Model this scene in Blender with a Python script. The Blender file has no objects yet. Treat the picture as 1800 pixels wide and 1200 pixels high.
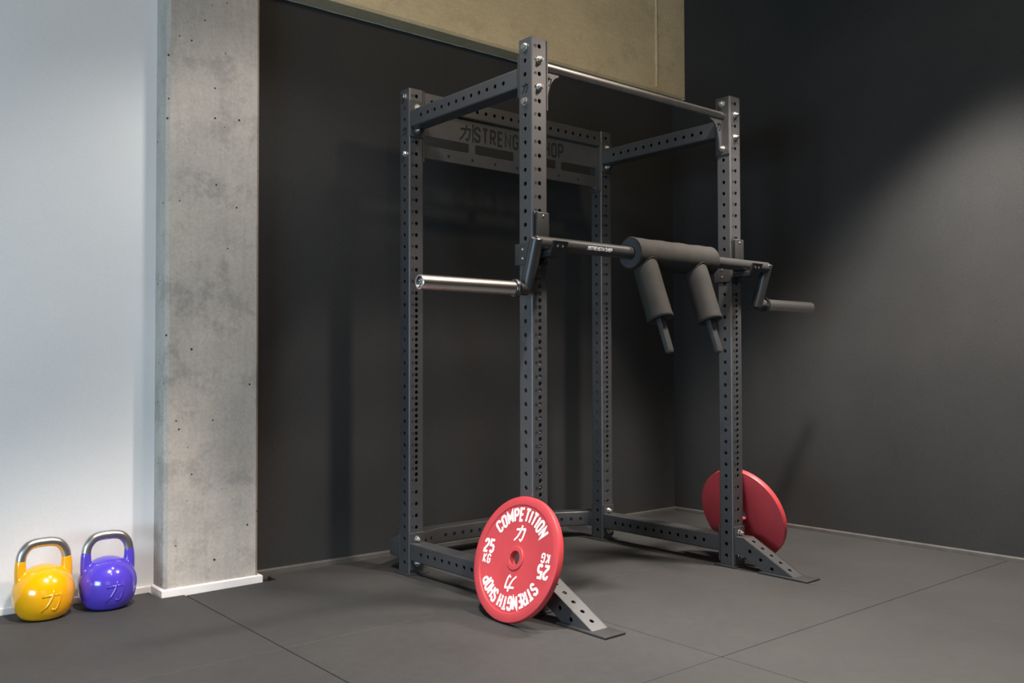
import bpy, bmesh, math, random
from mathutils import Vector, Matrix
random.seed(7)
sc = bpy.context.scene
COL = sc.collection
PI = math.pi

# ------------------------------------------------------------------ helpers
def link(o, parent=None):
    COL.objects.link(o)
    if parent is not None:
        o.parent = parent
    return o

def finish(bm, name, mats, parent=None, smooth=None):
    me = bpy.data.meshes.new(name)
    bm.normal_update()
    bm.to_mesh(me); bm.free()
    for m in (mats if isinstance(mats, (list, tuple)) else [mats]):
        me.materials.append(m)
    o = link(bpy.data.objects.new(name, me), parent)
    if smooth is not None:
        smooth_by_angle(me, smooth)
    return o

def smooth_by_angle(me, deg):
    ang = math.radians(deg)
    bm = bmesh.new(); bm.from_mesh(me)
    for f in bm.faces: f.smooth = True
    for e in bm.edges:
        if len(e.link_faces) == 2:
            try: e.smooth = e.calc_face_angle() < ang
            except Exception: e.smooth = True
        else: e.smooth = False
    bm.to_mesh(me); bm.free()

def tag(o, label, cat, group=None, kind=None):
    o['label'] = label
    if cat: o['category'] = cat
    if group: o['group'] = group
    if kind: o['kind'] = kind
    return o

def thing(name, label, cat, loc=(0, 0, 0), group=None):
    o = link(bpy.data.objects.new(name, None)); o.location = loc
    o.empty_display_size = .05
    return tag(o, label, cat, group)

def box(bm, x0, x1, y0, y1, z0, z1, mi=0, bev=0.0, seg=2, M=None):
    vs = [bm.verts.new((x, y, z)) for z in (z0, z1) for y in (y0, y1) for x in (x0, x1)]
    fs = [(0, 2, 3, 1), (4, 5, 7, 6), (0, 1, 5, 4), (2, 6, 7, 3), (0, 4, 6, 2), (1, 3, 7, 5)]
    faces = [bm.faces.new([vs[i] for i in f]) for f in fs]
    for f in faces: f.material_index = mi
    if bev:
        es = list({e for f in faces for e in f.edges})
        r = bmesh.ops.bevel(bm, geom=es, offset=bev, segments=seg, affect='EDGES', profile=.5)
        for f in r['faces']: f.material_index = mi
        vs = list({v for f in r['faces'] for v in f.verts} | {v for v in vs if v.is_valid})
    if M is not None:
        for v in vs:
            if v.is_valid: v.co = M @ v.co
    return vs

def prism(bm, pts, M, h, mi=0):
    """polygon pts (u,v) in local XY, extruded h along local Z, placed by M"""
    a = [bm.verts.new(M @ Vector((u, v, 0))) for u, v in pts]
    b = [bm.verts.new(M @ Vector((u, v, h))) for u, v in pts]
    n = len(pts)
    fs = [bm.faces.new(a[::-1]), bm.faces.new(b)]
    for i in range(n):
        fs.append(bm.faces.new((a[i], a[(i + 1) % n], b[(i + 1) % n], b[i])))
    for f in fs: f.material_index = mi
    return fs

def circle_pts(cx, cy, r, n=20, a0=0):
    return [(cx + r * math.cos(a0 + 2 * PI * i / n), cy + r * math.sin(a0 + 2 * PI * i / n)) for i in range(n)]

def frame(p, zdir, xhint=(0, 0, 1)):
    z = Vector(zdir).normalized()
    x = Vector(xhint)
    if abs(z.dot(x.normalized())) > .98: x = Vector((1, 0, 0)) if abs(z.x) < .9 else Vector((0, 1, 0))
    y = z.cross(x).normalized(); x = y.cross(z)
    M = Matrix(((x.x, y.x, z.x, p[0]), (x.y, y.y, z.y, p[1]), (x.z, y.z, z.z, p[2]), (0, 0, 0, 1)))
    return M

def lathe(bm, prof, M, n=48, mi=0, closed=False):
    """prof: (r, z) list; spun round local Z"""
    rings = []
    for r, z in prof:
        if r < 1e-6:
            rings.append([bm.verts.new(M @ Vector((0, 0, z)))])
        else:
            rings.append([bm.verts.new(M @ Vector((r * math.cos(2 * PI * i / n), r * math.sin(2 * PI * i / n), z))) for i in range(n)])
    pairs = list(zip(rings[:-1], rings[1:]))
    if closed: pairs.append((rings[-1], rings[0]))
    for A, B in pairs:
        for i in range(n):
            j = (i + 1) % n
            if len(A) == 1 and len(B) == 1: continue
            if len(A) == 1: f = bm.faces.new((A[0], B[i], B[j]))
            elif len(B) == 1: f = bm.faces.new((A[i], B[0], A[j]))
            else: f = bm.faces.new((A[i], B[i], B[j], A[j]))
            f.material_index = mi
    return rings

def cyl(bm, p0, p1, r, n=28, mi=0, bev=0.0):
    p0, p1 = Vector(p0), Vector(p1); L = (p1 - p0).length
    M = frame(p0, p1 - p0)
    b = min(bev, r * .5)
    prof = [(0, 0), (r - b, 0), (r, b), (r, L - b), (r - b, L), (0, L)] if b else [(0, 0), (r, 0), (r, L), (0, L)]
    lathe(bm, prof, M, n, mi)

def sweep(bm, pts, radii, n=20, mi=0, cap=True, flat=None):
    """round tube along a polyline with parallel-transported frames; flat=(sx,sy) ellipse scale"""
    pts = [Vector(p) for p in pts]
    if not isinstance(radii, (list, tuple)): radii = [radii] * len(pts)
    T = []
    for i in range(len(pts)):
        a = pts[max(i - 1, 0)]; b = pts[min(i + 1, len(pts) - 1)]
        T.append((b - a).normalized())
    x = frame(pts[0], T[0]).to_3x3().col[0].copy()
    rings = []
    for i, p in enumerate(pts):
        x = (x - T[i] * x.dot(T[i])).normalized(); y = T[i].cross(x)
        s = 1.0
        ring = []
        for k in range(n):
            a = 2 * PI * k / n
            ring.append(bm.verts.new(p + radii[i] * (x * math.cos(a) * (flat[0] if flat else 1) + y * math.sin(a) * (flat[1] if flat else 1))))
        rings.append(ring)
    for A, B in zip(rings[:-1], rings[1:]):
        for k in range(n):
            f = bm.faces.new((A[k], A[(k + 1) % n], B[(k + 1) % n], B[k])); f.material_index = mi
    if cap:
        f = bm.faces.new(rings[0][::-1]); f.material_index = mi
        f = bm.faces.new(rings[-1]); f.material_index = mi

# flat plate with holes: outline + hole loops, filled as a 2D curve, given thickness (local z from 0 to -t)
def plate2d(bm, outline, holes, t, M, mi=0):
    cu = bpy.data.curves.new('tmp', 'CURVE'); cu.dimensions = '2D'; cu.fill_mode = 'BOTH'
    cu.extrude = t / 2
    for loop in [outline] + list(holes):
        s = cu.splines.new('POLY'); s.points.add(len(loop) - 1)
        for p, (u, v) in zip(s.points, loop): p.co = (u, v, 0, 1)
        s.use_cyclic_u = True
    ob = bpy.data.objects.new('tmp', cu); COL.objects.link(ob)
    dg = bpy.context.evaluated_depsgraph_get(); dg.update()
    ev = ob.evaluated_get(dg); me = ev.to_mesh()
    tmp = bmesh.new(); tmp.from_mesh(me); ev.to_mesh_clear()
    bmesh.ops.remove_doubles(tmp, verts=tmp.verts, dist=1e-6)
    bpy.data.objects.remove(ob); bpy.data.curves.remove(cu)
    MM = M @ Matrix.Translation((0, 0, -t / 2))
    vm = {}
    for v in tmp.verts: vm[v] = bm.verts.new(MM @ v.co)
    for f in tmp.faces:
        try:
            g = bm.faces.new([vm[v] for v in f.verts]); g.material_index = mi
        except ValueError: pass
    tmp.free()

# ------------------------------------------------------------------ stroke lettering (condensed octagonal capitals)
c = .13
W_ = .46
def _o(x0=0, x1=W_, y0=0, y1=1): return [(x0 + c, y1), (x1 - c, y1), (x1, y1 - c), (x1, y0 + c), (x1 - c, y0), (x0 + c, y0), (x0, y0 + c), (x0, y1 - c), (x0 + c, y1)]
GL = {
 'C': (W_, [[(W_, .74), (W_, 1 - c), (W_ - c, 1), (c, 1), (0, 1 - c), (0, c), (c, 0), (W_ - c, 0), (W_, c), (W_, .26)]]),
 'O': (W_, [_o()]),
 'M': (.62, [[(0, 0), (0, 1), (.31, .35), (.62, 1), (.62, 0)]]),
 'P': (W_, [[(0, 0), (0, 1), (W_ - c, 1), (W_, 1 - c), (W_, .46 + c), (W_ - c, .46), (0, .46)]]),
 'E': (.42, [[(.42, 1), (0, 1), (0, 0), (.42, 0)], [(0, .5), (.36, .5)]]),
 'T': (.46, [[(0, 1), (.46, 1)], [(.23, 1), (.23, 0)]]),
 'I': (.0, [[(0, 1), (0, 0)]]),
 'N': (.5, [[(0, 0), (0, 1), (.5, 0), (.5, 1)]]),
 'S': (W_, [[(W_, .76), (W_, 1 - c), (W_ - c, 1), (c, 1), (0, 1 - c), (0, .5 + c), (c, .53), (W_ - c, .47), (W_, .5 - c), (W_, c), (W_ - c, 0), (c, 0), (0, c), (0, .24)]]),
 'R': (W_, [[(0, 0), (0, 1), (W_ - c, 1), (W_, 1 - c), (W_, .48 + c), (W_ - c, .48), (0, .48)], [(.2, .48), (W_, 0)]]),
 'G': (W_, [[(W_, .76), (W_, 1 - c), (W_ - c, 1), (c, 1), (0, 1 - c), (0, c), (c, 0), (W_ - c, 0), (W_, c), (W_, .46), (.24, .46)]]),
 'H': (W_, [[(0, 0), (0, 1)], [(W_, 0), (W_, 1)], [(0, .5), (W_, .5)]]),
 'K': (W_, [[(0, 0), (0, 1)], [(W_, 1), (.06, .5), (W_, 0)]]),
 '0': (W_, [_o()]),
 '1': (.2, [[(0, .8), (.16, 1), (.16, 0)]]),
 '2': (W_, [[(0, .74), (0, 1 - c), (c, 1), (W_ - c, 1), (W_, 1 - c), (W_, .62), (0, .14), (0, 0), (W_, 0)]]),
 '3': (W_, [[(0, 1), (W_ - c, 1), (W_, 1 - c), (W_, .5 + c), (W_ - c, .5), (.12, .5)], [(W_ - c, .5), (W_, .5 - c), (W_, c), (W_ - c, 0), (0, 0)]]),
 '4': (W_, [[(.34, 0), (.34, 1), (0, .3), (W_, .3)]]),
 '5': (W_, [[(W_, 1), (0, 1), (0, .56), (W_ - c, .56), (W_, .56 - c), (W_, c), (W_ - c, 0), (c, 0), (0, c)]]),
 '6': (W_, [[(W_, .85), (W_ - c, 1), (c, 1), (0, 1 - c), (0, c), (c, 0), (W_ - c, 0), (W_, c), (W_, .5 - c * .4), (W_ - c, .54), (0, .54)]]),
 '7': (W_, [[(0, 1), (W_, 1), (.12, 0)]]),
 '8': (W_, [_o(y0=.5), _o(y1=.5)]),
 '9': (W_, [[(0, c), (c, 0), (W_ - c, 0), (W_, c), (W_, 1 - c), (W_ - c, 1), (c, 1), (0, 1 - c), (0, .5 + c * .4), (c, .46), (W_, .46)]]),
 '|': (.0, [[(0, 1.1), (0, -.12)]]),
}
# the brush sign used as emblem: a hooked bar and a falling stroke
EMB = [[(.10, .70), (.45, .735), (.88, .77), (.90, .70), (.84, .38), (.76, .12), (.66, .02), (.52, .12)],
       [(.60, 1.0), (.56, .78), (.47, .52), (.30, .24), (.04, .0)]]

def ribbon(bm, line, w, fn, d, mi=0, sub=0.0, taper=False):
    """stroke of width w along 2D line; fn(u,v,h) -> 3D point, h from 0 to d"""
    pts = [Vector(p) for p in line]
    if sub:
        q = [pts[0]]
        for a, b in zip(pts[:-1], pts[1:]):
            n = max(1, int((b - a).length / sub))
            q += [a.lerp(b, i / n) for i in range(1, n + 1)]
        pts = q
    closed = (pts[0] - pts[-1]).length < 1e-6
    if closed: pts = pts[:-1]
    n = len(pts); L = []; R = []
    for i, p in enumerate(pts):
        a = pts[i - 1] if (i > 0 or closed) else None
        b = pts[(i + 1) % n] if (i < n - 1 or closed) else None
        d1 = (p - a).normalized() if a is not None else None
        d2 = (b - p).normalized() if b is not None else None
        if d1 is None: d1 = d2
        if d2 is None: d2 = d1
        n1 = Vector((-d1.y, d1.x)); n2 = Vector((-d2.y, d2.x))
        m = (n1 + n2)
        if m.length < 1e-4: m = n1
        m.normalize(); k = 1 / max(.45, m.dot(n1))
        ww = w
        if taper: ww = w * (1.15 - .6 * abs(i / (n - 1) - .3))
        L.append(p + m * k * ww / 2); R.append(p - m * k * ww / 2)
    rows = []
    for l, r in zip(L, R):
        rows.append([bm.verts.new(fn(l.x, l.y, 0)), bm.verts.new(fn(l.x, l.y, d)), bm.verts.new(fn(r.x, r.y, d)), bm.verts.new(fn(r.x, r.y, 0))])
    rng = range(n) if closed else range(n - 1)
    for i in rng:
        A, B = rows[i], rows[(i + 1) % n]
        for k in range(4):
            j = (k + 1) % 4
            f = bm.faces.new((A[k], A[j], B[j], B[k])); f.material_index = mi
    if not closed:
        for rr in (rows[0][::-1], rows[-1]):
            f = bm.faces.new(rr); f.material_index = mi

def text_w(s, gap):
    return sum((.32 if ch == ' ' else GL[ch][0] + gap) for ch in s) - gap
def text(bm, s, fn, w=.17, gap=.26, d=.001, size=1.0, mi=0, sub=0.0, xs=1.0, u0=None):
    """lay s centred on u=0 (or from u0); v=0..1*size"""
    u = -text_w(s, gap) / 2
    for ch in s:
        if ch == ' ': u += .32; continue
        gw, lines = GL[ch]
        for ln in lines:
            ribbon(bm, [((u + x) * size * xs, y * size) for x, y in ln], w * size, fn, d, mi, sub)
        u += gw + gap
def emblem(bm, fn, size, w, d, mi=0, sub=0.0, taper=True):
    for ln in EMB:
        ribbon(bm, [((x - .5) * size, (y - .5) * size) for x, y in ln], w * size, fn, d, mi, sub, taper)

# ------------------------------------------------------------------ materials
def newmat(name):
    m = bpy.data.materials.new(name); m.use_nodes = True
    nt = m.node_tree; b = nt.nodes['Principled BSDF']
    return m, nt, b, nt.nodes.new, nt.links.new
def setin(b, **k):
    for n, v in k.items():
        n = n.replace('_', ' ')
        if n in b.inputs: b.inputs[n].default_value = v
def srgb(r, g, b):
    f = lambda x: ((x / 255 + .055) / 1.055) ** 2.4 if x > 10.3 else x / 255 / 12.92
    return (f(r), f(g), f(b), 1)
def coords(nt, nn, ln, scale=(1, 1, 1)):
    tc = nn('ShaderNodeTexCoord'); mp = nn('ShaderNodeMapping'); mp.inputs['Scale'].default_value = scale
    ln(tc.outputs['Object'], mp.inputs['Vector']); return mp.outputs['Vector']
def noise(nn, ln, vec, scale, detail=4, rough=.55):
    n = nn('ShaderNodeTexNoise'); n.inputs['Scale'].default_value = scale; n.inputs['Detail'].default_value = detail
    n.inputs['Roughness'].default_value = rough; ln(vec, n.inputs['Vector']); return n.outputs['Fac']
def ramp(nn, ln, fac, stops):
    r = nn('ShaderNodeValToRGB'); e = r.color_ramp.elements
    e[0].position, e[0].color = stops[0]; e[1].position, e[1].color = stops[-1]
    for p, cc in stops[1:-1]:
        x = e.new(p); x.color = cc
    ln(fac, r.inputs['Fac']); return r.outputs['Color']
def mix(nn, ln, fac, a, b, mode='MIX'):
    m = nn('ShaderNodeMix'); m.data_type = 'RGBA'; m.blend_type = mode
    if isinstance(fac, float): m.inputs[0].default_value = fac
    else: ln(fac, m.inputs[0])
    for s, i in ((a, 6), (b, 7)):
        if isinstance(s, tuple): m.inputs[i].default_value = s
        else: ln(s, m.inputs[i])
    return m.outputs[2]
def bump(nt, nn, ln, b, h, st=.2, dist=.002):
    bp = nn('ShaderNodeBump'); bp.inputs['Strength'].default_value = st; bp.inputs['Distance'].default_value = dist
    ln(h, bp.inputs['Height']); ln(bp.outputs['Normal'], b.inputs['Normal'])

def paint(name, col, rough=.4, spec=.5, grain=0.0, gs=900, var=.12, metallic=0.0, coat=0.0):
    m, nt, b, nn, ln = newmat(name)
    v = coords(nt, nn, ln)
    f = noise(nn, ln, v, 14, 3)
    lo = tuple(x * (1 - var) for x in col[:3]) + (1,); hi = tuple(min(1, x * (1 + var)) for x in col[:3]) + (1,)
    ln(ramp(nn, ln, f, [(.3, lo), (.7, hi)]), b.inputs['Base Color'])
    setin(b, Roughness=rough, Specular_IOR_Level=spec, Metallic=metallic, Coat_Weight=coat, Coat_Roughness=.08)
    if grain:
        bump(nt, nn, ln, b, noise(nn, ln, v, gs, 2), grain, .001)
    return m

M_RACK = paint('rack_powder_coat', (.036, .037, .040, 1), .42, .95, .12, 1200)
M_PLATEBLK = paint('black_steel_plate', (.035, .035, .036, 1), .45, .5, .1, 1200)
M_HOOK = paint('black_hook_steel', (.014, .014, .015, 1), .5, .4, .1, 1200)
M_TUBEBLK = paint('bar_black_coat', (.030, .030, .030, 1), .34, .5, .08, 1000)
M_INK = paint('engraved_dark', (.006, .006, .006, 1), .8, .2)
M_ZINC = paint('zinc_bolt', (.62, .62, .60, 1), .28, .5, 0, metallic=1.0)
M_CHROME = paint('chrome_sleeve', (.70, .66, .63, 1), .27, .5, 0, metallic=1.0, var=.05)
M_COLLAR = paint('dark_collar_steel', (.13, .13, .13, 1), .3, .5, 0, metallic=1.0)
M_BRUSHED = paint('brushed_steel', (.40, .39, .38, 1), .32, .5, .05, 600, metallic=1.0)
M_PAD = paint('black_leatherette', (.0290, .0280, .0265, 1), .72, .08, .35, 260)
M_PADEND = paint('pad_end_cloth', (.040, .042, .045, 1), .7, .3, .3, 500)
M_LINER = paint('black_liner', (.015, .015, .015, 1), .5, .4)
M_WHITEINK = paint('white_lettering', (.86, .86, .84, 1), .45, .5, var=.03)
M_GREYINK = paint('grey_print', (.55, .55, .55, 1), .5, .4, var=.05)
M_RED = paint('red_enamel', srgb(182, 60, 66), .45, .5, .25, 700, var=.06)
M_YEL = paint('yellow_enamel', srgb(232, 164, 4), .18, .5, .05, 120, var=.03, coat=.5)
M_PUR = paint('violet_enamel', srgb(78, 60, 182), .15, .5, .05, 120, var=.03, coat=.5)
M_KBSTEEL = paint('handle_steel', (.50, .49, .48, 1), .34, .5, .04, 300, metallic=1.0)
M_WTRIM = paint('white_trim', srgb(232, 226, 222), .45, .4, var=.04)
M_BTRIM = paint('dark_trim', (.085, .081, .076, 1), .5, .4, var=.15)
M_CAULK = paint('pale_sealant', srgb(190, 184, 172), .7, .3)

def mat_wall(name, lo, hi, rough, gr, fine):
    m, nt, b, nn, ln = newmat(name)
    v = coords(nt, nn, ln)
    f1 = noise(nn, ln, v, 2.2, 3); f2 = noise(nn, ln, v, fine, 2, .6)
    c1 = ramp(nn, ln, f1, [(.3, lo), (.7, hi)])
    c2 = ramp(nn, ln, f2, [(.3, (.72, .72, .72, 1)), (.7, (1.2, 1.2, 1.2, 1))])
    ln(mix(nn, ln, 1.0, c1, c2, 'MULTIPLY'), b.inputs['Base Color'])
    setin(b, Roughness=rough, Specular_IOR_Level=.2)
    bump(nt, nn, ln, b, f2, gr, .0012)
    return m
M_BLACKWALL = mat_wall('black_wall_paint', (.0285, .0285, .0290, 1), (.0335, .0335, .0340, 1), .66, .5, 330)
M_WHITEWALL = mat_wall('white_wall_paint', srgb(222, 221, 221), srgb(228, 227, 226), .7, .05, 160)
nt = M_WHITEWALL.node_tree
for n in nt.nodes:
    if n.type == 'VALTORGB' and n.color_ramp.elements[0].color[0] == .72 or (n.type == 'VALTORGB' and abs(n.color_ramp.elements[0].color[0] - .72) < 1e-3):
        n.color_ramp.elements[0].color = (.97, .97, .97, 1); n.color_ramp.elements[1].color = (1.02, 1.02, 1.02, 1)

def mat_floor():
    m, nt, b, nn, ln = newmat('rubber_mat')
    v = coords(nt, nn, ln)
    f1 = noise(nn, ln, v, 1.6, 5, .6); f2 = noise(nn, ln, v, 420, 2, .7); f3 = noise(nn, ln, v, 26, 4, .7)
    c1 = ramp(nn, ln, f1, [(.3, (.033, .0325, .0325, 1)), (.72, (.044, .0435, .0435, 1))])
    c2 = ramp(nn, ln, f2, [(.28, (.55, .55, .55, 1)), (.55, (1, 1, 1, 1)), (.78, (1.75, 1.75, 1.75, 1))])
    c3 = ramp(nn, ln, f3, [(.3, (.92, .92, .92, 1)), (.7, (1.07, 1.07, 1.07, 1))])
    ln(mix(nn, ln, 1.0, mix(nn, ln, 1.0, c1, c2, 'MULTIPLY'), c3, 'MULTIPLY'), b.inputs['Base Color'])
    setin(b, Roughness=.72, Specular_IOR_Level=.35)
    bump(nt, nn, ln, b, f2, .5, .0015)
    return m
M_MAT = mat_floor()
M_SUB = paint('dark_subfloor', (.02, .02, .02, 1), .8, .2)

def mat_concrete(name, base, warm, dark, streak):
    m, nt, b, nn, ln = newmat(name)
    v = coords(nt, nn, ln); vs = coords(nt, nn, ln, streak)
    f1 = noise(nn, ln, v, 3.2, 6, .62); f2 = noise(nn, ln, vs, 9, 5, .6); f3 = noise(nn, ln, v, 90, 3, .6)
    f4 = noise(nn, ln, v, 5.5, 8, .72)
    c1 = ramp(nn, ln, f1, [(.3, base), (.7, warm)])
    c2 = ramp(nn, ln, f2, [(.25, (.93, .93, .93, 1)), (.75, (1.06, 1.06, 1.06, 1))])
    c3 = ramp(nn, ln, f3, [(.25, (.88, .88, .88, 1)), (.75, (1.1, 1.1, 1.1, 1))])
    patch = ramp(nn, ln, f4, [(.52, (0, 0, 0, 1)), (.62, (1, 1, 1, 1))])
    col = mix(nn, ln, 1.0, mix(nn, ln, 1.0, c1, c2, 'MULTIPLY'), c3, 'MULTIPLY')
    pm = nn('ShaderNodeMath'); pm.operation = 'MULTIPLY'; pm.inputs[1].default_value = .38; ln(patch, pm.inputs[0])
    col = mix(nn, ln, pm.outputs[0], col, dark)
    vo = nn('ShaderNodeTexVoronoi'); vo.inputs['Scale'].default_value = 21; ln(v, vo.inputs['Vector'])
    nz = noise(nn, ln, v, 60, 2)
    ad = nn('ShaderNodeMath'); ad.operation = 'MULTIPLY_ADD'; ad.inputs[1].default_value = .12; ln(nz, ad.inputs[0]); ln(vo.outputs['Distance'], ad.inputs[2])
    # only some cells carry a pore: compare with the cell's own colour
    sep = nn('ShaderNodeSeparateColor'); ln(vo.outputs['Color'], sep.inputs['Color'])
    thr = nn('ShaderNodeMath'); thr.operation = 'MULTIPLY'; thr.inputs[1].default_value = .19; ln(sep.outputs['Red'], thr.inputs[0])
    lt = nn('ShaderNodeMath'); lt.operation = 'LESS_THAN'; ln(ad.outputs[0], lt.inputs[0]); ln(thr.outputs[0], lt.inputs[1])
    col = mix(nn, ln, lt.outputs[0], col, tuple(x * .22 for x in dark[:3]) + (1,))
    ln(col, b.inputs['Base Color'])
    setin(b, Roughness=.78, Specular_IOR_Level=.3)
    sm = nn('ShaderNodeMath'); sm.operation = 'MULTIPLY_ADD'; sm.inputs[1].default_value = -1.5; ln(lt.outputs[0], sm.inputs[0]); ln(f3, sm.inputs[2])
    bump(nt, nn, ln, b, sm.outputs[0], .35, .002)
    return m
M_CONC = mat_concrete('grey_concrete', srgb(166, 160, 154), srgb(188, 180, 170), srgb(118, 114, 110), (6, 6, .5))
M_CONCB = mat_concrete('olive_concrete', srgb(186, 170, 138), srgb(200, 183, 150), srgb(162, 148, 118), (1.2, 1.2, 5))
for n in M_CONCB.node_tree.nodes:      # beam: formwork face with almost no pores
    if n.type == 'MATH' and n.operation == 'MULTIPLY' and abs(n.inputs[1].default_value - .19) < 1e-4: n.inputs[1].default_value = .075

# ------------------------------------------------------------------ dimensions (metres)
P, H, RW, RD = .074, 2.079, 1.163, .800
Z40 = .048
zk = lambda k: Z40 + .05 * (40 - k)
HR = .0083

# ------------------------------------------------------------------ room
def struct(name, bm, m, label, cat, smooth=None):
    o = finish(bm, name, m, None, smooth); return tag(o, label, cat, None, 'structure')

# walls: slabs
def wall(name, a, b, z0, z1, th, m, label):
    (x0, y0), (x1, y1) = a, b
    d = Vector((x1 - x0, y1 - y0, 0)).normalized(); nrm = Vector((-d.y, d.x, 0))   # thickness away from the room
    bm = bmesh.new()
    q = [Vector((x0, y0, 0)), Vector((x1, y1, 0)), Vector((x1, y1, 0)) + nrm * th, Vector((x0, y0, 0)) + nrm * th]
    prism(bm, [(v.x, v.y) for v in q], Matrix.Translation((0, 0, z0)), z1 - z0)
    return struct(name, bm, m, label, 'wall')
BX0, BX1 = -.75, 2.205
BY = lambda x: 1.236 - .0113 * (x + .47)             # back wall face
RX = lambda y: 2.200 + .0250 * (1.21 - y)              # right wall face
wall('wall_back', (BX0, BY(BX0)), (2.26, BY(2.26)), -.02, 3.2, .12, M_BLACKWALL, 'matte black back wall behind the power rack, under the concrete beam')
wall('wall_right', (RX(1.30), 1.30), (RX(-2.6), -2.6), -.02, 3.2, .12, M_BLACKWALL, 'matte black side wall to the right of the rack with a soft patch of light')
wall('wall_left', (-4.6, 1.262), (-.90, 1.238), -.02, 3.2, .12, M_WHITEWALL, 'white painted wall behind the two kettlebells')

# concrete column with chamfered arrises
bm = bmesh.new()
cx0, cx1, cy0, cy1, ch = -.917, -.532, 1.118, 1.34, .013
prism(bm, [(cx0, cy1), (cx0, cy0 + ch), (cx0 + ch, cy0), (cx1 - ch, cy0), (cx1, cy0 + ch), (cx1, cy1)], Matrix.Translation((0, 0, -.02)), 3.22)
struct('concrete_column', bm, M_CONC, 'raw grey concrete column with small air holes between the white and the black wall', 'column')

# concrete beam: front face, underside, chamfered bottom arris, raised formwork joint
bm = bmesh.new()
bz, by = 2.503, 1.108
Mx = Matrix(((0, 0, 1, cx1 - .02), (1, 0, 0, 0), (0, 1, 0, 0), (0, 0, 0, 1)))      # local (u,v,w)->(y,z,x)
prism(bm, [(by, bz + .012), (by + .012, bz), (1.30, bz), (1.30, 3.2), (by, 3.2)], Mx, 2.245 - (cx1 - .02))
sweep(bm, [(1.945 + random.uniform(-.002, .002), by + .001, z) for z in [2.53 + .05 * i for i in range(14)]], [random.uniform(.007, .011) for _ in range(14)], 8)
struct('concrete_beam', bm, M_CONCB, 'olive grey concrete beam running under the ceiling above the rack', 'beam')
# pale sealant where beam underside meets the black walls
bm = bmesh.new()
sweep(bm, [(cx1 + .05 * i, BY(cx1 + .05 * i) - .001, bz + .001) for i in range(55)], [.0035 + random.uniform(-.0012, .0012) for _ in range(55)], 8)
struct('trim_1', bm, M_CAULK, 'thin pale sealant line along the beam underside', 'trim')
bm = bmesh.new()
sweep(bm, [(RX(1.1) - .001, 1.105 + .01 * i, bz + .001) for i in range(12)], .0035, 8)
struct('trim_2', bm, M_CAULK, 'short pale sealant line at the beam end on the side wall', 'trim')

# floor: dark subfloor with rubber mats laid on it
bm = bmesh.new()
box(bm, -4.8, 2.4, -3.2, 1.4, -.06, -.02, 1)
def mat_poly(pts):
    n0 = len(bm.verts)
    fs = prism(bm, pts, Matrix.Translation((0, 0, -.0195)), .0195, 0)
    top = fs[1]
    bmesh.ops.bevel(bm, geom=list(top.edges), offset=.0018, segments=1, affect='EDGES', profile=.5)
g = .0011
xs = [-4.4, -2.83, -1.83, -.845, .138, 1.145, 2.17]
ys = [-3.1, -1.70, -.715, .226, 1.180]
for i in range(len(xs) - 1):
    for j in range(len(ys) - 1):
        xa, xb, ya, yb = xs[i] + g, xs[i + 1] - g, ys[j] + g, ys[j + 1] - g
        if i == 2: xb -= .0010
        if j == 1 and i >= 4: yb -= .0010
        if i == 4 and j < 3: xa += .0012
        if j == 3:
            if xs[i + 1] <= -.84: yb = 1.094 if xs[i] > -2 else 1.222
        if i == len(xs) - 2:      # follows the slightly turned side wall
            mat_poly([(xa, ya), (RX(ya) - .034, ya), (RX(yb) - .034, yb), (xa, yb)])
        elif j == 3 and abs(xs[i] + .845) < 1e-6:      # notched round the column foot
            mat_poly([(xa, ya), (xb, ya), (xb, yb), (-.463, yb), (-.463, 1.086), (xa, 1.078)])
        elif j == 3 and xs[i + 1] <= -.84 and i == 2:
            mat_poly([(xa, ya), (xb, ya), (xb, 1.092), (-.94, 1.092), (-.94, 1.218), (xa, 1.225)])
        else:
            mat_poly([(xa, ya), (xb, ya), (xb, yb), (xa, yb)])
struct('floor', bm, [M_MAT, M_SUB], 'dark grey speckled rubber mat floor with tight seams', 'floor')

# baseboards
def skirting(name, path, m, label, h=.024, d=.013, z0=-.0195):
    """path of wall-face points, thickness d to the room side (right of travel)"""
    bm = bmesh.new()
    pts = [Vector(p).to_3d() for p in path]; outs = []
    for i, p in enumerate(pts):
        d1 = (pts[i] - pts[i - 1]).normalized() if i else None
        d2 = (pts[i + 1] - pts[i]).normalized() if i < len(pts) - 1 else None
        if d1 is None: d1 = d2
        if d2 is None: d2 = d1
        n1 = Vector((d1.y, -d1.x, 0)); n2 = Vector((d2.y, -d2.x, 0)); mm = (n1 + n2).normalized()
        outs.append((p, mm / max(.4, mm.dot(n1))))
    prof = [(0.0005, z0), (d, z0), (d, h - .004), (d * .75, h - .001), (.004, h), (0.0005, h)]
    rows = [[bm.verts.new((p + o * a) + Vector((0, 0, z))) for a, z in prof] for p, o in outs]
    for A, B in zip(rows[:-1], rows[1:]):
        for k in range(len(prof)):
            j = (k + 1) % len(prof); bm.faces.new((A[k], A[j], B[j], B[k]))
    bm.faces.new(rows[0]); bm.faces.new(rows[-1][::-1])
    bmesh.ops.recalc_face_normals(bm, faces=bm.faces)
    return struct(name, bm, m, label, 'baseboard')
skirting('baseboard_left', [(-4.5, 1.2613), (cx0 - .0135, 1.2381)], M_WTRIM, 'low white baseboard under the white wall')
skirting('baseboard_column', [(cx0, 1.236), (cx0, cy0), (cx1, cy0), (cx1, BY(cx1) - .014)], M_WTRIM, 'low white baseboard wrapped round the concrete column foot', h=.026)
skirting('baseboard_back', [(cx1 + .0006, BY(cx1)), (RX(1.21) - .0135, BY(2.2))], M_BTRIM, 'low dark baseboard under the black back wall', h=.017, d=.020)
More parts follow.
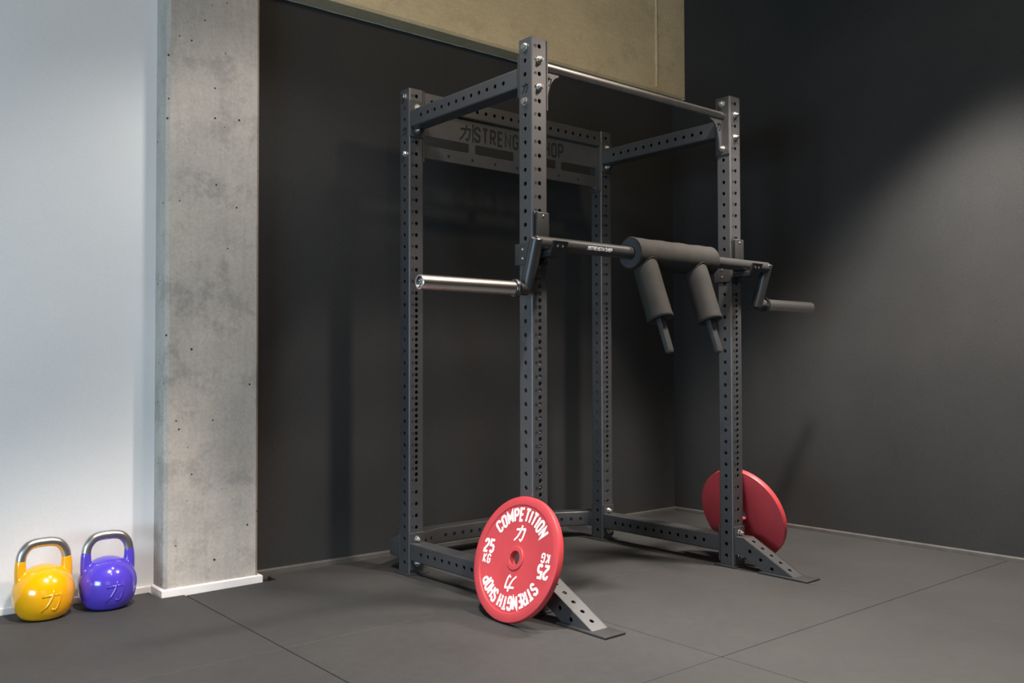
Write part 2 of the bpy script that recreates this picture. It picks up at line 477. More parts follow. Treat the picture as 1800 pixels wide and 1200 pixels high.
skirting('baseboard_right', [(RX(1.21), BY(2.2) - .0005), (RX(-2.5), -2.5)], M_BTRIM, 'low dark baseboard under the black side wall', h=.017, d=.020)

# ------------------------------------------------------------------ power rack
rack = thing('power_rack', 'tall black four-post power rack with perforated uprights, standing in the corner of black walls', 'power rack', (P / 2 + RW / 2, RD / 2, 0))
RO = Vector(rack.location)
def rpart(name, bm, m, parent, smooth=35):
    """parts are built in world coordinates and hung on the rack or one of its parts"""
    for v in bm.verts: v.co -= RO
    return finish(bm, name, m, parent, smooth)

CR, TH = .0065, .004
def tube_section(bm, L, holes_by_face, M, a=P, b=P, mi=0, pb=None, n=18):
    """rectangular tube a (local x) by b (local y), running along local z from 0 to L, with round holes.
    holes_by_face: dict face->(list of positions along z); faces '-x','+x','-y','+y'"""
    for face, size, off, rot in (('-x', b, a, -90), ('+x', b, a, 90), ('-y', a, b, 0), ('+y', a, b, 180)):
        w = size - 2 * CR
        if face == '-y': F = Matrix(((1, 0, 0, a / 2), (0, 0, -1, 0), (0, 1, 0, 0), (0, 0, 0, 1)))
        if face == '+y': F = Matrix(((-1, 0, 0, a / 2), (0, 0, 1, b), (0, 1, 0, 0), (0, 0, 0, 1)))
        if face == '-x': F = Matrix(((0, 0, -1, 0), (-1, 0, 0, b / 2), (0, 1, 0, 0), (0, 0, 0, 1)))
        if face == '+x': F = Matrix(((0, 0, 1, a), (1, 0, 0, b / 2), (0, 1, 0, 0), (0, 0, 0, 1)))
        hs = [circle_pts(0, z, HR, n) for z in holes_by_face.get(face, [])]
        plate2d(bm, [(-w / 2, 0), (w / 2, 0), (w / 2, L), (-w / 2, L)], hs, TH, M @ F, mi)
    for sx, sy, a0 in ((0, 0, PI), (1, 0, 1.5 * PI), (1, 1, 0), (0, 1, .5 * PI)):
        ccx = CR if sx == 0 else a - CR; ccy = CR if sy == 0 else b - CR
        K = 5
        outer = [(ccx + CR * math.cos(a0 + PI / 2 * i / K), ccy + CR * math.sin(a0 + PI / 2 * i / K)) for i in range(K + 1)]
        inner = [(ccx + (CR - TH) * math.cos(a0 + PI / 2 * i / K), ccy + (CR - TH) * math.sin(a0 + PI / 2 * i / K)) for i in range(K, -1, -1)]
        prism(bm, outer + inner, M, L, mi)

def tube_caps(bm, L, M, a=P, b=P, z0=True, z1=True):
    for on, z in ((z0, .0006), (z1, L - .0026)):
        if on:
            vs = box(bm, TH * .5, a - TH * .5, TH * .5, b - TH * .5, z, z + .002)
            for v in vs: v.co = M @ v.co

full = [zk(k) for k in range(41)]
half = [zk(k) - .025 for k in range(17, 33)]
side = [zk(k) for k in range(41) if k != 3]
def digit_fn(x0, z0, sgn=1):
    return lambda u, v, h: Vector((x0 + u, -.0002 - h, z0 + v))

# one upright mesh, shared by the four posts (built round its own corner)
bm = bmesh.new()
tube_section(bm, H - .006, {'-y': [z - .006 for z in full + half], '+y': [z - .006 for z in full + half], '-x': [z - .006 for z in side], '+x': [z - .006 for z in side]}, Matrix.Translation((0, 0, .006)))
box(bm, .003, P - .003, .003, P - .003, H - .004, H - .0008)
for k in range(41):
    s = str(42 - k)
    text(bm, s, digit_fn(.0172, zk(k) - .0045), w=.2, gap=.3, d=.0003, size=.009, mi=1)
emblem(bm, lambda u, v, h: Vector((-.0002 - h, P / 2 - u, zk(3) + v)), .036, .13, .0003, 1, .2)
emblem(bm, lambda u, v, h: Vector((P + .0002 + h, P / 2 + u, zk(3) + v)), .036, .13, .0003, 1, .2)
UPME = bpy.data.meshes.new('upright'); bm.to_mesh(UPME); bm.free()
UPME.materials.append(M_RACK); UPME.materials.append(M_INK); smooth_by_angle(UPME, 30)

bm = bmesh.new()      # foot plate under each upright
box(bm, -.018, P + .018, -.018, P + .018, 0.0, .0065, 0, .0025, 2)
BASEME = bpy.data.meshes.new('base_plate'); bm.to_mesh(BASEME); bm.free(); BASEME.materials.append(M_PLATEBLK)

# bolt: washer, hex head / nut, thread end (local +z points out of the face)
def bolt_mesh(nut):
    bm = bmesh.new(); I = Matrix.Identity(4)
    lathe(bm, [(0, 0), (.0150, 0), (.0155, .0008), (.0150, .0024), (0, .0024)], I, 28)
    hexp = circle_pts(0, 0, .0122, 6)
    prism(bm, hexp, Matrix.Translation((0, 0, .0024)), .0088)
    lathe(bm, [(.0104, .0112), (.0095, .0122), (0, .0122)], I, 24)
    if nut:
        lathe(bm, [(.0066, .0112), (.0066, .0195), (.0058, .0205), (0, .0205)], I, 20)
    me = bpy.data.meshes.new('bolt'); bm.to_mesh(me); bm.free(); me.materials.append(M_ZINC); smooth_by_angle(me, 30); return me
BOLT_H, BOLT_N = bolt_mesh(False), bolt_mesh(True)
def bolt(p, axis, parent, nut=False, pre=Vector((0, 0, 0))):
    o = link(bpy.data.objects.new('bolt', BOLT_N if nut else BOLT_H), parent)
    M = frame(Vector(p) - pre, axis); M = M @ Matrix.Rotation(random.uniform(0, 1), 4, 'Z')
    o.matrix_local = M
    return o

posts = {}
for nm, x, y in (('A', 0, 0), ('B', RW, 0), ('C', 0, RD), ('D', RW, RD)):
    u = link(bpy.data.objects.new('upright', UPME), rack); u.location = Vector((x, y, 0)) - RO
    b = link(bpy.data.objects.new('base_plate', BASEME), u)
    posts[nm] = (u, Vector((x, y, 0)))
def pbolt(post, face, k, nut=False, off=0.0):
    u, o = posts[post]; z = zk(k)
    p, ax = {'-x': ((-off, P / 2, z), (-1, 0, 0)), '+x': ((P + off, P / 2, z), (1, 0, 0)), '-y': ((P / 2, -off, z), (0, -1, 0)), '+y': ((P / 2, P + off, z), (0, 1, 0))}[face]
    bolt(p, ax, u, nut)
FT = .007       # flange thickness
for q in 'AC':
    for k in ((0, 4) if q == 'A' else (0, 5)): pbolt(q, '-x', k); pbolt(q, '+x', k, True, FT)
for q in 'BD':
    for k in ((0, 4) if q == 'B' else (0, 5)): pbolt(q, '+x', k); pbolt(q, '-x', k, True, FT)
for q in 'AB':
    for k in (1, 3): pbolt(q, '-y', k, True); pbolt(q, '+y', k, False, FT)
    for k in (38, 40): pbolt(q, '-y', k, True, FT); pbolt(q, '+y', k, False, FT)
for q in 'CD':
    for k in (1, 3, 38, 40): pbolt(q, '-y', k, True, FT)
    for k in (1, 3): pbolt(q, '+y', k)
    for k in (38, 40): pbolt(q, '+y', k, False, FT)

# side crossmembers (front post to rear post), with welded flange plates
def flange(parent, x0, x1, y0, y1, z0, z1):
    bm = bmesh.new(); box(bm, x0, x1, y0, y1, z0, z1, 0, .0012, 1)
    return rpart('flange_plate', bm, M_PLATEBLK, parent)
ya, yb = P + FT, RD - FT
def side_cm(x, zc, kz):
    L = yb - ya
    M = Matrix(((1, 0, 0, x), (0, 0, 1, ya), (0, 1, 0, zc - P / 2), (0, 0, 0, 1)))
    hs = [L / 2 + (i - 5.5) * .05 for i in range(12)]
    bm = bmesh.new(); tube_section(bm, L, {'-x': hs, '+x': hs}, M)
    o = rpart('side_crossmember', bm, M_RACK, rack)
    for y0, y1 in ((P + .0003, P + FT), (RD - FT, RD - .0003)):
        flange(o, x + .001, x + P - .001, y0, y1, zk(kz + 1) - .028, zk(kz - 1) + .028)
for x in (0, RW):
    side_cm(x, zk(2) - .004, 2)
    side_cm(x, zk(39), 39)

# rear top crossmember and cut-out name plate between shared flanges
xa, xb = P + FT, RW - FT
L = xb - xa
zc = 2.037
bm = bmesh.new()
M = Matrix(((0, 0, 1, xa), (1, 0, 0, RD), (0, 1, 0, zc - P / 2), (0, 0, 0, 1)))
hs = [L / 2 + (i - 10) * .05 for i in range(21)]
tube_section(bm, L, {'-x': hs, '+x': hs}, M)
rear_cm = rpart('rear_crossmember', bm, M_RACK, rack)
for x0, x1 in ((P + .0003, P + FT), (RW - FT, RW - .0003)):
    flange(rear_cm, x0, x1, RD + .001, RD + P - .001, zk(5) - .028, H - .002)

bm = bmesh.new()
zt, zb = zc - P / 2, 1.792
yN = RD + .018
def rect(x0, x1, z0, z1, r=.006): return [(x0 + r, z0), (x1 - r, z0), (x1, z0 + r), (x1, z1 - r), (x1 - r, z1), (x0 + r, z1), (x0, z1 - r), (x0, z0 + r)]
hl = [rect(xa + .012, .335, 1.848, 1.890), rect(.368, .60, 1.848, 1.890), rect(.637, .869, 1.848, 1.890), rect(.902, xb - .012, 1.848, 1.890)]
hl += [circle_pts(.088 + .133 * i, 1.817, .0075, 14) for i in range(9) if .1 < .088 + .133 * i < 1.14]
MN = Matrix(((1, 0, 0, 0), (0, 0, -1, yN), (0, 1, 0, 0), (0, 0, 0, 1)))
plate2d(bm, [(xa, zb), (xb, zb), (xb, zt), (xa, zt)], hl, .005, MN)
npl = rpart('name_plate', bm, M_RACK, rack, None)
bm = bmesh.new()
fnN = lambda u, v, h: Vector((u, yN - .004 + h, v))
text(bm, 'STRENGTH SHOP', lambda u, v, h: fnN(.642 + u, 1.908 + v, h), w=.2, gap=.33, d=.012, size=.062, xs=.93)
text(bm, '|', lambda u, v, h: fnN(.357 + u, 1.908 + v, h), w=.14, d=.012, size=.068)
emblem(bm, lambda u, v, h: fnN(.314 + u, 1.938 + v, h), .070, .14, .012, 0, 0, False)
bmesh.ops.recalc_face_normals(bm, faces=bm.faces)
cut = rpart('cutter', bm, M_RACK, rack, None)
md = npl.modifiers.new('b', 'BOOLEAN'); md.object = cut; md.operation = 'DIFFERENCE'; md.solver = 'EXACT'; md.use_self = True
dg = bpy.context.evaluated_depsgraph_get(); dg.update()
me2 = bpy.data.meshes.new_from_object(npl.evaluated_get(dg))
npl.modifiers.clear()
if len(me2.polygons) > 50: npl.data = me2
bpy.data.objects.remove(cut)

# rear bottom stabiliser: square tube bowed away from the uprights, three straight runs
bm = bmesh.new()
zc = zk(39); hw = P / 2
cl = [Vector((hw, RD + P + FT, 0)), Vector((hw, RD + P + .055, 0)), Vector((.285, 1.052, 0)), Vector((RW + P - .285, 1.052, 0)), Vector((RW + hw, RD + P + .055, 0)), Vector((RW + hw, RD + P + FT, 0))]
rows = []
prof = []
for sx, sy, a0 in ((1, 1, 0), (-1, 1, .5 * PI), (-1, -1, PI), (1, -1, 1.5 * PI)):
    prof += [(sx * (hw - CR) + CR * math.cos(a0 + PI / 2 * i / 3), sy * (hw - CR) + CR * math.sin(a0 + PI / 2 * i / 3)) for i in range(4)]
def sect(p, d1, d2):
    n1 = Vector((d1.y, -d1.x, 0)); n2 = Vector((d2.y, -d2.x, 0)); mm = (n1 + n2).normalized(); k = 1 / mm.dot(n1)
    return [bm.verts.new(p + mm * k * a + Vector((0, 0, zc + b))) for a, b in prof]
for i, p in enumerate(cl):
    d1 = (cl[i] - cl[i - 1]).normalized() if i else (cl[1] - cl[0]).normalized()
    d2 = (cl[i + 1] - cl[i]).normalized() if i < len(cl) - 1 else d1
    rows.append(sect(p, d1, d2))
n = len(prof)
for A, B in zip(rows[:-1], rows[1:]):
    for k in range(n): bm.faces.new((A[k], A[(k + 1) % n], B[(k + 1) % n], B[k]))
bm.faces.new(rows[0][::-1]); bm.faces.new(rows[-1])
bmesh.ops.recalc_face_normals(bm, faces=bm.faces)
# holes along the front faces: flat dark discs, their inner shade painted on
for a, b, off in ((2, 3, 0), (3, 4, 0), (1, 2, 0)):
    d = (cl[b] - cl[a]); Ld = d.length; d.normalize(); nf = Vector((d.y, -d.x, 0))
    m = int((Ld - .09) / .05)
    for i in range(m + 1):
        pc = cl[a] + d * (Ld / 2 + (i - m / 2) * .05) + nf * (hw + .0003) + Vector((0, 0, zc))
        lathe(bm, [(HR, 0), (HR * .98, -.0002), (0, -.0002)], frame(pc, nf), 16, 1)
stab = rpart('rear_stabilizer', bm, [M_RACK, M_INK], rack)
for x in (0, RW):
    flange(stab, x + .001, x + P - .001, RD + P + .0003, RD + P + FT, .006 + .001, zk(38) + .028)

# pull-up bar with flanges and gussets
bm = bmesh.new()
zp = zk(1) - .004
cyl(bm, (P + FT, P / 2, zp), (RW - FT, P / 2, zp), .0165, 32)
pull = rpart('pull_up_bar', bm, M_BRUSHED, rack)
for x0, x1, s in ((P + .0003, P + FT, 1), (RW - FT, RW - .0003, -1)):
    bm = bmesh.new(); box(bm, x0, x1, .001, P - .001, zk(4) - .028, H - .002, 0, .0012, 1)
    rpart('mounting_flange', bm, M_PLATEBLK, pull)
    bm = bmesh.new()
    xr = x1 if s == 1 else x0
    top = zp - .0155; Lg, Hg = .085, .135
    out = [(0, top), (Lg, top), (Lg - .004, top - .012)]
    for i in range(1, 9):
        t = i / 8 * PI / 2
        out.append((Lg - (Lg - .022) * math.sin(t) * .98, top - .012 - (Hg - .012) * (1 - math.cos(t))))
    out += [(.012, top - Hg), (0, top - Hg)]
    MG = Matrix(((s, 0, 0, xr), (0, 0, -1, P / 2 - .0035), (0, 1, 0, 0), (0, 0, 0, 1)))
    if s == -1: out = out
    plate2d(bm, out, [], .006, MG @ Matrix.Translation((0, 0, .0)))
    emblem(bm, (lambda u, v, h: Vector((xr + s * (.030) + u, P / 2 - .0040 - h, top - .035 + v))), .036, .14, .0003, 1)
    rpart('gusset', bm, [M_RACK, M_INK], pull)

# front feet: square tube cut on the slant, perforated, with a floor plate
def foot(x):
    bm = bmesh.new()
    y0 = -FT
    pr = [(-y0, .060), (.058, .056), (.150, .008), (.296, .008), (.052, .135), (-y0, .135)]      # (forward distance, z)
    for xs_, sg in ((x, 1), (x + P, -1)):
        MS = Matrix(((0, 0, -sg, xs_), (-1, 0, 0, 0), (0, 1, 0, 0), (0, 0, 0, 1)))
        d = Vector((.296 - .052, .008 - .135)); d.normalize()
        hs = [circle_pts(.085 + d.x * .062 * i, .083 + d.y * .062 * i, HR, 16) for i in range(3)]
        if sg == 1: plate2d(bm, pr, hs, TH, MS)
        else: plate2d(bm, pr, hs, TH, MS)
    a = Vector((0, -.052, .135)); b2 = Vector((0, -.296, .008)); dl = (b2 - a); Ls = dl.length; dl.normalize()
    nrm = Vector((0, dl.z, -dl.y))
    if nrm.z < 0: nrm = -nrm
    MT = Matrix(((1, dl.x, nrm.x, x + P / 2), (0, dl.y, nrm.y, a.y), (0, dl.z, nrm.z, a.z), (0, 0, 0, 1)))
    w = P / 2 - .0008
    plate2d(bm, [(-w, 0), (w, 0), (w, Ls), (-w, Ls)], [circle_pts(0, .032 + .05 * i, HR, 18) for i in range(5)], TH, MT)
    box(bm, x + .001, x + P - .001, -.053, y0, .131, .135)
    box(bm, x + .001, x + P - .001, -.058, y0, .058, .061)
    a = Vector((0, -.058, .056)); b2 = Vector((0, -.150, .008))
    prism(bm, [(x + .001, a.y), (x + P - .001, a.y), (x + P - .001, b2.y), (x + .001, b2.y)], Matrix(((1, 0, 0, 0), (0, 1, 0, 0), (0, (a.z - b2.z) / (a.y - b2.y), 1, a.z - a.y * (a.z - b2.z) / (a.y - b2.y)), (0, 0, 0, 1))), .003)
    f = rpart('front_foot', bm, M_RACK, rack, None)
    bm = bmesh.new(); box(bm, x - .014, x + P + .008, -.372, -.135, 0, .008, 0, .0022, 2)
    rpart('floor_plate', bm, M_PLATEBLK, f)
    flange(f, x + .001, x + P - .001, -FT, -.0003, .007, zk(38) + .028)
foot(0); foot(RW)

# ------------------------------------------------------------------ J-hooks
def jhook(x, label):
    t = thing('j_hook', label, 'rack hook', (x + P / 2, 0, 1.25), 'hooks carrying the squat bar')
    O = Vector(t.location)
    def part(name, bm, m, sm=35):
        for v in bm.verts: v.co -= O
        return finish(bm, name, m, t, sm)
    bm = bmesh.new()
    box(bm, x + .003, x + .069, -.0075, -.0005, 1.252, 1.444, 0, .003, 2)         # back plate on the upright
    # shelf and upturned lip, one bent strip seen from the side
    prof = [(-.0075, 1.2825), (-.088, 1.2825), (-.108, 1.326), (-.1165, 1.326), (-.094, 1.274), (-.0075, 1.274)]
    prism(bm, prof, Matrix(((0, 0, 1, x + .002), (1, 0, 0, 0), (0, 1, 0, 0), (0, 0, 0, 1))), .068)
    prism(bm, [(-.0075, 1.252), (-.0075, 1.274), (-.060, 1.274)], Matrix(((0, 0, 1, x + .033), (1, 0, 0, 0), (0, 1, 0, 0), (0, 0, 0, 1))), .006)
    bmesh.ops.recalc_face_normals(bm, faces=bm.faces)
    part('bracket', bm, M_HOOK)
    bm = bmesh.new()                                             # side plate lapping the upright
    box(bm, x - .0075, x - .0006, -.0075, .088, 1.253, 1.331, 0, .002, 2)
    part('side_plate', bm, M_PLATEBLK)
    bm = bmesh.new()                                             # plastic liner behind and under the bar
    box(bm, x + .006, x + .066, -.0215, -.0078, 1.300, 1.441, 0, .005, 3)
    box(bm, x + .004, x + .068, -.088, -.0080, 1.2828, 1.2965, 0, .003, 2)
    part('liner', bm, M_LINER)
    for p, ax in (((x + .036, -.0216, 1.425), (0, -1, 0)), ((x - .0077, .045, 1.309), (-1, 0, 0)), ((x - .0077, .045, 1.276), (-1, 0, 0)), ((x + .024, -.1105, 1.308), (0, -1, -.44)), ((x + .048, -.1105, 1.308), (0, -1, -.44))):
        bm = bmesh.new(); lathe(bm, [(.0048, -.001), (.0048, .0012), (.0036, .0022), (0, .0024)], frame(Vector(p), ax), 16)
        part('rivet', bm, M_ZINC)
    return t
jhook(0, 'black hook on the upright with the lettered red disc, holding one bar end')
jhook(RW, 'black hook on the upright beside the plain red disc, holding the other bar end')

# ------------------------------------------------------------------ safety squat bar
BZ, BYc = 1.3215, -.055
SY, SZ = -.004, 1.161
XL, XR = -.031, 1.346
sq = thing('squat_bar', 'black padded safety squat bar with two handles and steel sleeves, resting on the rack hooks', 'barbell', (.66, BYc, BZ))
O = Vector(sq.location)
def spart(name, bm, m, parent=sq, sm=40):
    for v in bm.verts: v.co -= O
    return finish(bm, name, m, parent, sm)
bm = bmesh.new()
cyl(bm, (XL - .004, BYc, BZ), (XR + .004, BYc, BZ), .0245, 40, 0, .002)
def on_tube(u, v, h):
    a = -PI / 2 + .0 - (v / .0245) * -1        # angle round the tube, 0 pointing -y
    r = .0247 + h
    ang = v / .0245 - .10
    return Vector((u, BYc - r * math.cos(ang), BZ + r * math.sin(ang)))
text(bm, 'STRENGTH SHOP', lambda u, v, h: on_tube(.272 + u, v - .0065, h), w=.17, gap=.3, d=.0003, size=.0125, sub=.003, mi=1)
emblem(bm, lambda u, v, h: on_tube(.207 + u, v, h), .0145, .15, .0003, 1, .1)
shaft = spart('shaft', bm, [M_TUBEBLK, M_GREYINK])
for x, s in ((XL, -1), (XR, 1)):
    bm = bmesh.new()
    a = Vector((x, BYc, BZ)); b = Vector((x, SY, SZ)); d = (b - a).normalized()
    cyl(bm, a - d * .018, b + d * .012, .0245, 36, 0, .003)
    cyl(bm, (x + s * .0, SY, SZ), (x + s * .048, SY, SZ), .024, 32, 0, .001)
    spart('camber_arm', bm, M_TUBEBLK)
    x0 = x + s * .046; x1 = -.489 if s < 0 else 1.778
    bm = bmesh.new()
    M = frame((x0, SY, SZ), (s, 0, 0)); Ls = abs(x1 - x0)
    R0 = .0248
    prof = [(0, 0), (R0, 0), (R0, Ls - .002), (R0 - .002, Ls), (R0 - .0048, Ls), (R0 - .0052, Ls - .004), (R0 - .0052, Ls - .006), (0, Ls - .006)]
    lathe(bm, prof, M, 48)
    sl = spart('sleeve', bm, M_CHROME, sq, 30)
    bm = bmesh.new()
    lathe(bm, [(0, 0), (.028, 0), (.0335, .002), (.0335, .011), (.031, .0135), (.029, .0135), (.029, .017), (.0275, .018), (.0249, .018)], M, 48)
    spart('collar', bm, M_COLLAR, sl)
    bm = bmesh.new()
    lathe(bm, [(.0200, Ls - .0058), (0, Ls - .0058)], M, 32, 0)
    emblem(bm, lambda u, v, h: Vector((x1 - s * .0056 + s * h, SY - u * (1 if s < 0 else -1), SZ + v)), .027, .16, .001, 1, .2)
    spart('end_cap', bm, [M_LINER, M_CHROME], sl)
# shoulder pad
PX0, PX1, PR = .452, .935, .061
bm = bmesh.new()
M = frame((PX0, BYc, BZ), (1, 0, 0)); Lp = PX1 - PX0
pro = [(.026, .004), (.052, .003), (.0565, .001), (.0600, .0015), (.0625, .006), (PR + .0005, .012)]
pro += [(PR + .0012 * math.sin(i * 1.7), .012 + (Lp - .024) * i / 14) for i in range(1, 14)]
pro += [(PR, Lp - .012), (.0622, Lp - .006), (.0600, Lp - .0015), (.055, Lp), (.026, Lp - .002)]
lathe(bm, pro, M, 56)
for f in bm.faces:
    cc = f.calc_center_median()
    if (cc.x < PX0 + .004 or cc.x > PX1 - .004) and (Vector((0, cc.y - BYc, cc.z - BZ)).length < .055): f.material_index = 1
spart('shoulder_pad', bm, [M_PAD, M_PADEND], sq, 50)
def welt(xh, d):
    """seam ring where a handle pad meets the shoulder pad"""
    r = .0505; x = Vector((1, 0, 0)); y = d.cross(x).normalized(); pts = []
    for i in range(49):
        a = 2 * PI * i / 48
        o = (x * math.cos(a) + y * math.sin(a)) * r
        # o + d*s with distance PR from the axis (yz plane)
        dy, dz, oy, oz = d.y, d.z, o.y, o.z
        A_ = dy * dy + dz * dz; B_ = 2 * (oy * dy + oz * dz); C_ = oy * oy + oz * oz - (PR + .0008) ** 2
        s = (-B_ + math.sqrt(max(0, B_ * B_ - 4 * A_ * C_))) / (2 * A_)
        pts.append(Vector((xh, BYc, BZ)) + o + d * s)
    return pts
for xh, tip in ((.520, Vector((.520, -.196, .934))), (.826, Vector((.826, -.190, .937)))):
    a = Vector((xh, BYc, BZ)); d = (tip - a).normalized(); Lh = (tip - a).length
    M = frame(a, d, (1, 0, 0))
    bm = bmesh.new()
    e = Lh * .672
    pr = [(.046, .028), (.0500, .06), (.0502, .10), (.0496, .14), (.0500, .19), (.0508, e - .022), (.0525, e - .010), (.0520, e - .004), (.0480, e), (.040, e - .003), (.012, e - .006)]
    lathe(bm, pr, M, 48)
    hp = spart('handle_pad', bm, M_PAD, sq, 55)
    bm = bmesh.new(); sweep(bm, welt(xh, d), .0019, 8, cap=False)
    spart('piping', bm, M_PAD, hp)
    bm = bmesh.new()                                     # flat-sided steel grip with a rounded end
    sec = []
    rr = .0045; a1, b1 = .0150, .0120
    for sx, sy, a0 in ((1, 1, 0), (-1, 1, .5 * PI), (-1, -1, PI), (1, -1, 1.5 * PI)):
        sec += [(sx * (a1 - rr) + rr * math.cos(a0 + PI / 2 * i / 4), sy * (b1 - rr) + rr * math.sin(a0 + PI / 2 * i / 4)) for i in range(5)]
    rws = []
    for zz, k in ((e - .02, 1.02), (Lh - .012, .98), (Lh - .005, .92), (Lh - .001, .80), (Lh, .62)):
        rws.append([bm.verts.new(M @ Vector((u * k, v * k, zz))) for u, v in sec])
    for A, B in zip(rws[:-1], rws[1:]):
        for k in range(len(sec)): bm.faces.new((A[k], A[(k + 1) % len(sec)], B[(k + 1) % len(sec)], B[k]))
    bm.faces.new(rws[0][::-1]); bm.faces.new(rws[-1])
    spart('handle', bm, M_BRUSHED if False else M_TUBEBLK, sq, 40)

# ------------------------------------------------------------------ red discs
R_PL = .2180
def disc(label, cx_, cy_, az, tilt_deg, front_sign, rot, th, letters):
    """front face normal: front_sign * outward; local frame: z = front normal, y = up in the disc plane"""
    t = thing('weight_plate', label, 'weight plate', (cx_, cy_, 0), 'red discs leaning on the rack')
    tl = math.radians(tilt_deg); azr = math.radians(az)
    n = Vector((front_sign * math.cos(tl) * math.cos(azr), front_sign * math.cos(tl) * math.sin(azr), math.sin(tl)))   # front normal
    up = Vector((0, 0, 1)); yv = (up - n * up.dot(n)).normalized(); xv = yv.cross(n)
    return t, n, xv, yv
def disc_mesh(M, th, rot, letters, t, O):
    R = R_PL
    bm = bmesh.new()
    # z=0 front rim plane, going back to -th
    hubf = [(.0250, -th), (.0250, -.0015), (.0262, 0), (.0405, 0), (.0425, -.0016), (.0432, -.0052), (.0432, -th + .001), (.041, -th)]
    f = [(.0434, -th + .001), (.0434, -.0045), (.184, -.0045), (.1865, -.0035), (.1885, -.0004), (.190, 0), (R - .0025, 0), (R - .0007, -.0008), (R, -.0028),
         (R, -th + .0028), (R - .0007, -th + .0008), (R - .0025, -th)]
    lathe(bm, f, M, 120, 0, closed=True)
    bmesh.ops.recalc_face_normals(bm, faces=bm.faces)
    hb = bmesh.new()
    lathe(hb, hubf, M, 64, 0, closed=True)
    for v in hb.verts: v.co -= O
    bmesh.ops.recalc_face_normals(hb, faces=hb.faces)
    Mr = M @ Matrix.Rotation(-rot, 4, 'Z')
    zf = -.0045
    def pol(r0, a0):
        # u clockwise along the arc, v outward
        return lambda u, v, h: Mr @ Vector(((r0 + v) * math.sin(a0 + u / (r0 + .02)), (r0 + v) * math.cos(a0 + u / (r0 + .02)), zf + h))
    LD = .0010
    text(bm, 'COMPETITION', pol(.1325, 0), w=.2, gap=.33, d=LD, size=.042, mi=1, sub=.012, xs=.88)
    text(bm, 'STRENGTH SHOP', pol(.1325, PI), w=.2, gap=.30, d=LD, size=.042, mi=1, sub=.012, xs=.80)
    for s in (1, -1):
        fl = lambda x0, y0: (lambda u, v, h: Mr @ Vector((s * (x0 + u), s * (y0 + v), zf + h)))
        text(bm, '25', fl(-.152, .006), w=.22, gap=.34, d=LD, size=.042, mi=1, xs=.92)
        text(bm, 'KG', fl(-.152, -.033), w=.19, gap=.34, d=LD, size=.029, mi=1)
        emblem(bm, lambda u, v, h: Mr @ Vector((s * u, s * (.088 + v), zf + h)), .056, .13, LD, 1, .12)
    for v in bm.verts: v.co -= O
    finish(bm, 'disc', [M_RED, M_WHITEINK], t, 35)
    finish(hb, 'hub', M_RED, t, 35)

def place_disc(label, mode, cy_, az, tilt_deg, th, rot):
    tl = math.radians(tilt_deg); a = math.radians(az)
    if mode == 1:      # front faces -x and up; upper rear edge rests on the left face of the front upright
        n = Vector((-math.cos(tl) * math.cos(a), -math.cos(tl) * math.sin(a), math.sin(tl)))
    else:              # plain rear faces -x; leans back against the right face of the other upright, front faces +x and up
        n = Vector((math.cos(tl) * math.cos(a), math.cos(tl) * math.sin(a), math.sin(tl)))
    yv = (Vector((0, 0, 1)) - n * n.z).normalized(); xv = yv.cross(n)
    back = -n * th
    if mode == 1:
        # lowest point: rear lower edge or front lower edge
        zc = R_PL * yv.z + th * max(0, n.z)         # rear face sits lower by th*n.z
        cx_ = -(R_PL * yv.x - th * n.x) - .0004
    else:
        zc = R_PL * yv.z + th * n.z
        cx_ = RW + P - (R_PL * yv.x - th * n.x) + .0004
    cpt = Vector((cx_, cy_, zc))
    low = cpt - yv * R_PL
    O = Vector((low.x, low.y, 0))
    t = thing('weight_plate', label, 'weight plate', O, 'red discs leaning on the rack')
    M = Matrix(((xv.x, yv.x, n.x, cpt.x), (xv.y, yv.y, n.y, cpt.y), (xv.z, yv.z, n.z, cpt.z), (0, 0, 0, 1)))
    disc_mesh(M, th, rot, True, t, O)
place_disc('red weight disc with white 25 KG lettering, leaning on the front upright', 1, -.004, 0.0, 17.6, .0250, math.radians(-2))
place_disc('red weight disc showing its plain rear, half hidden behind the upright by the side wall', 2, .062, 0.0, 18.8, .0265, 0)

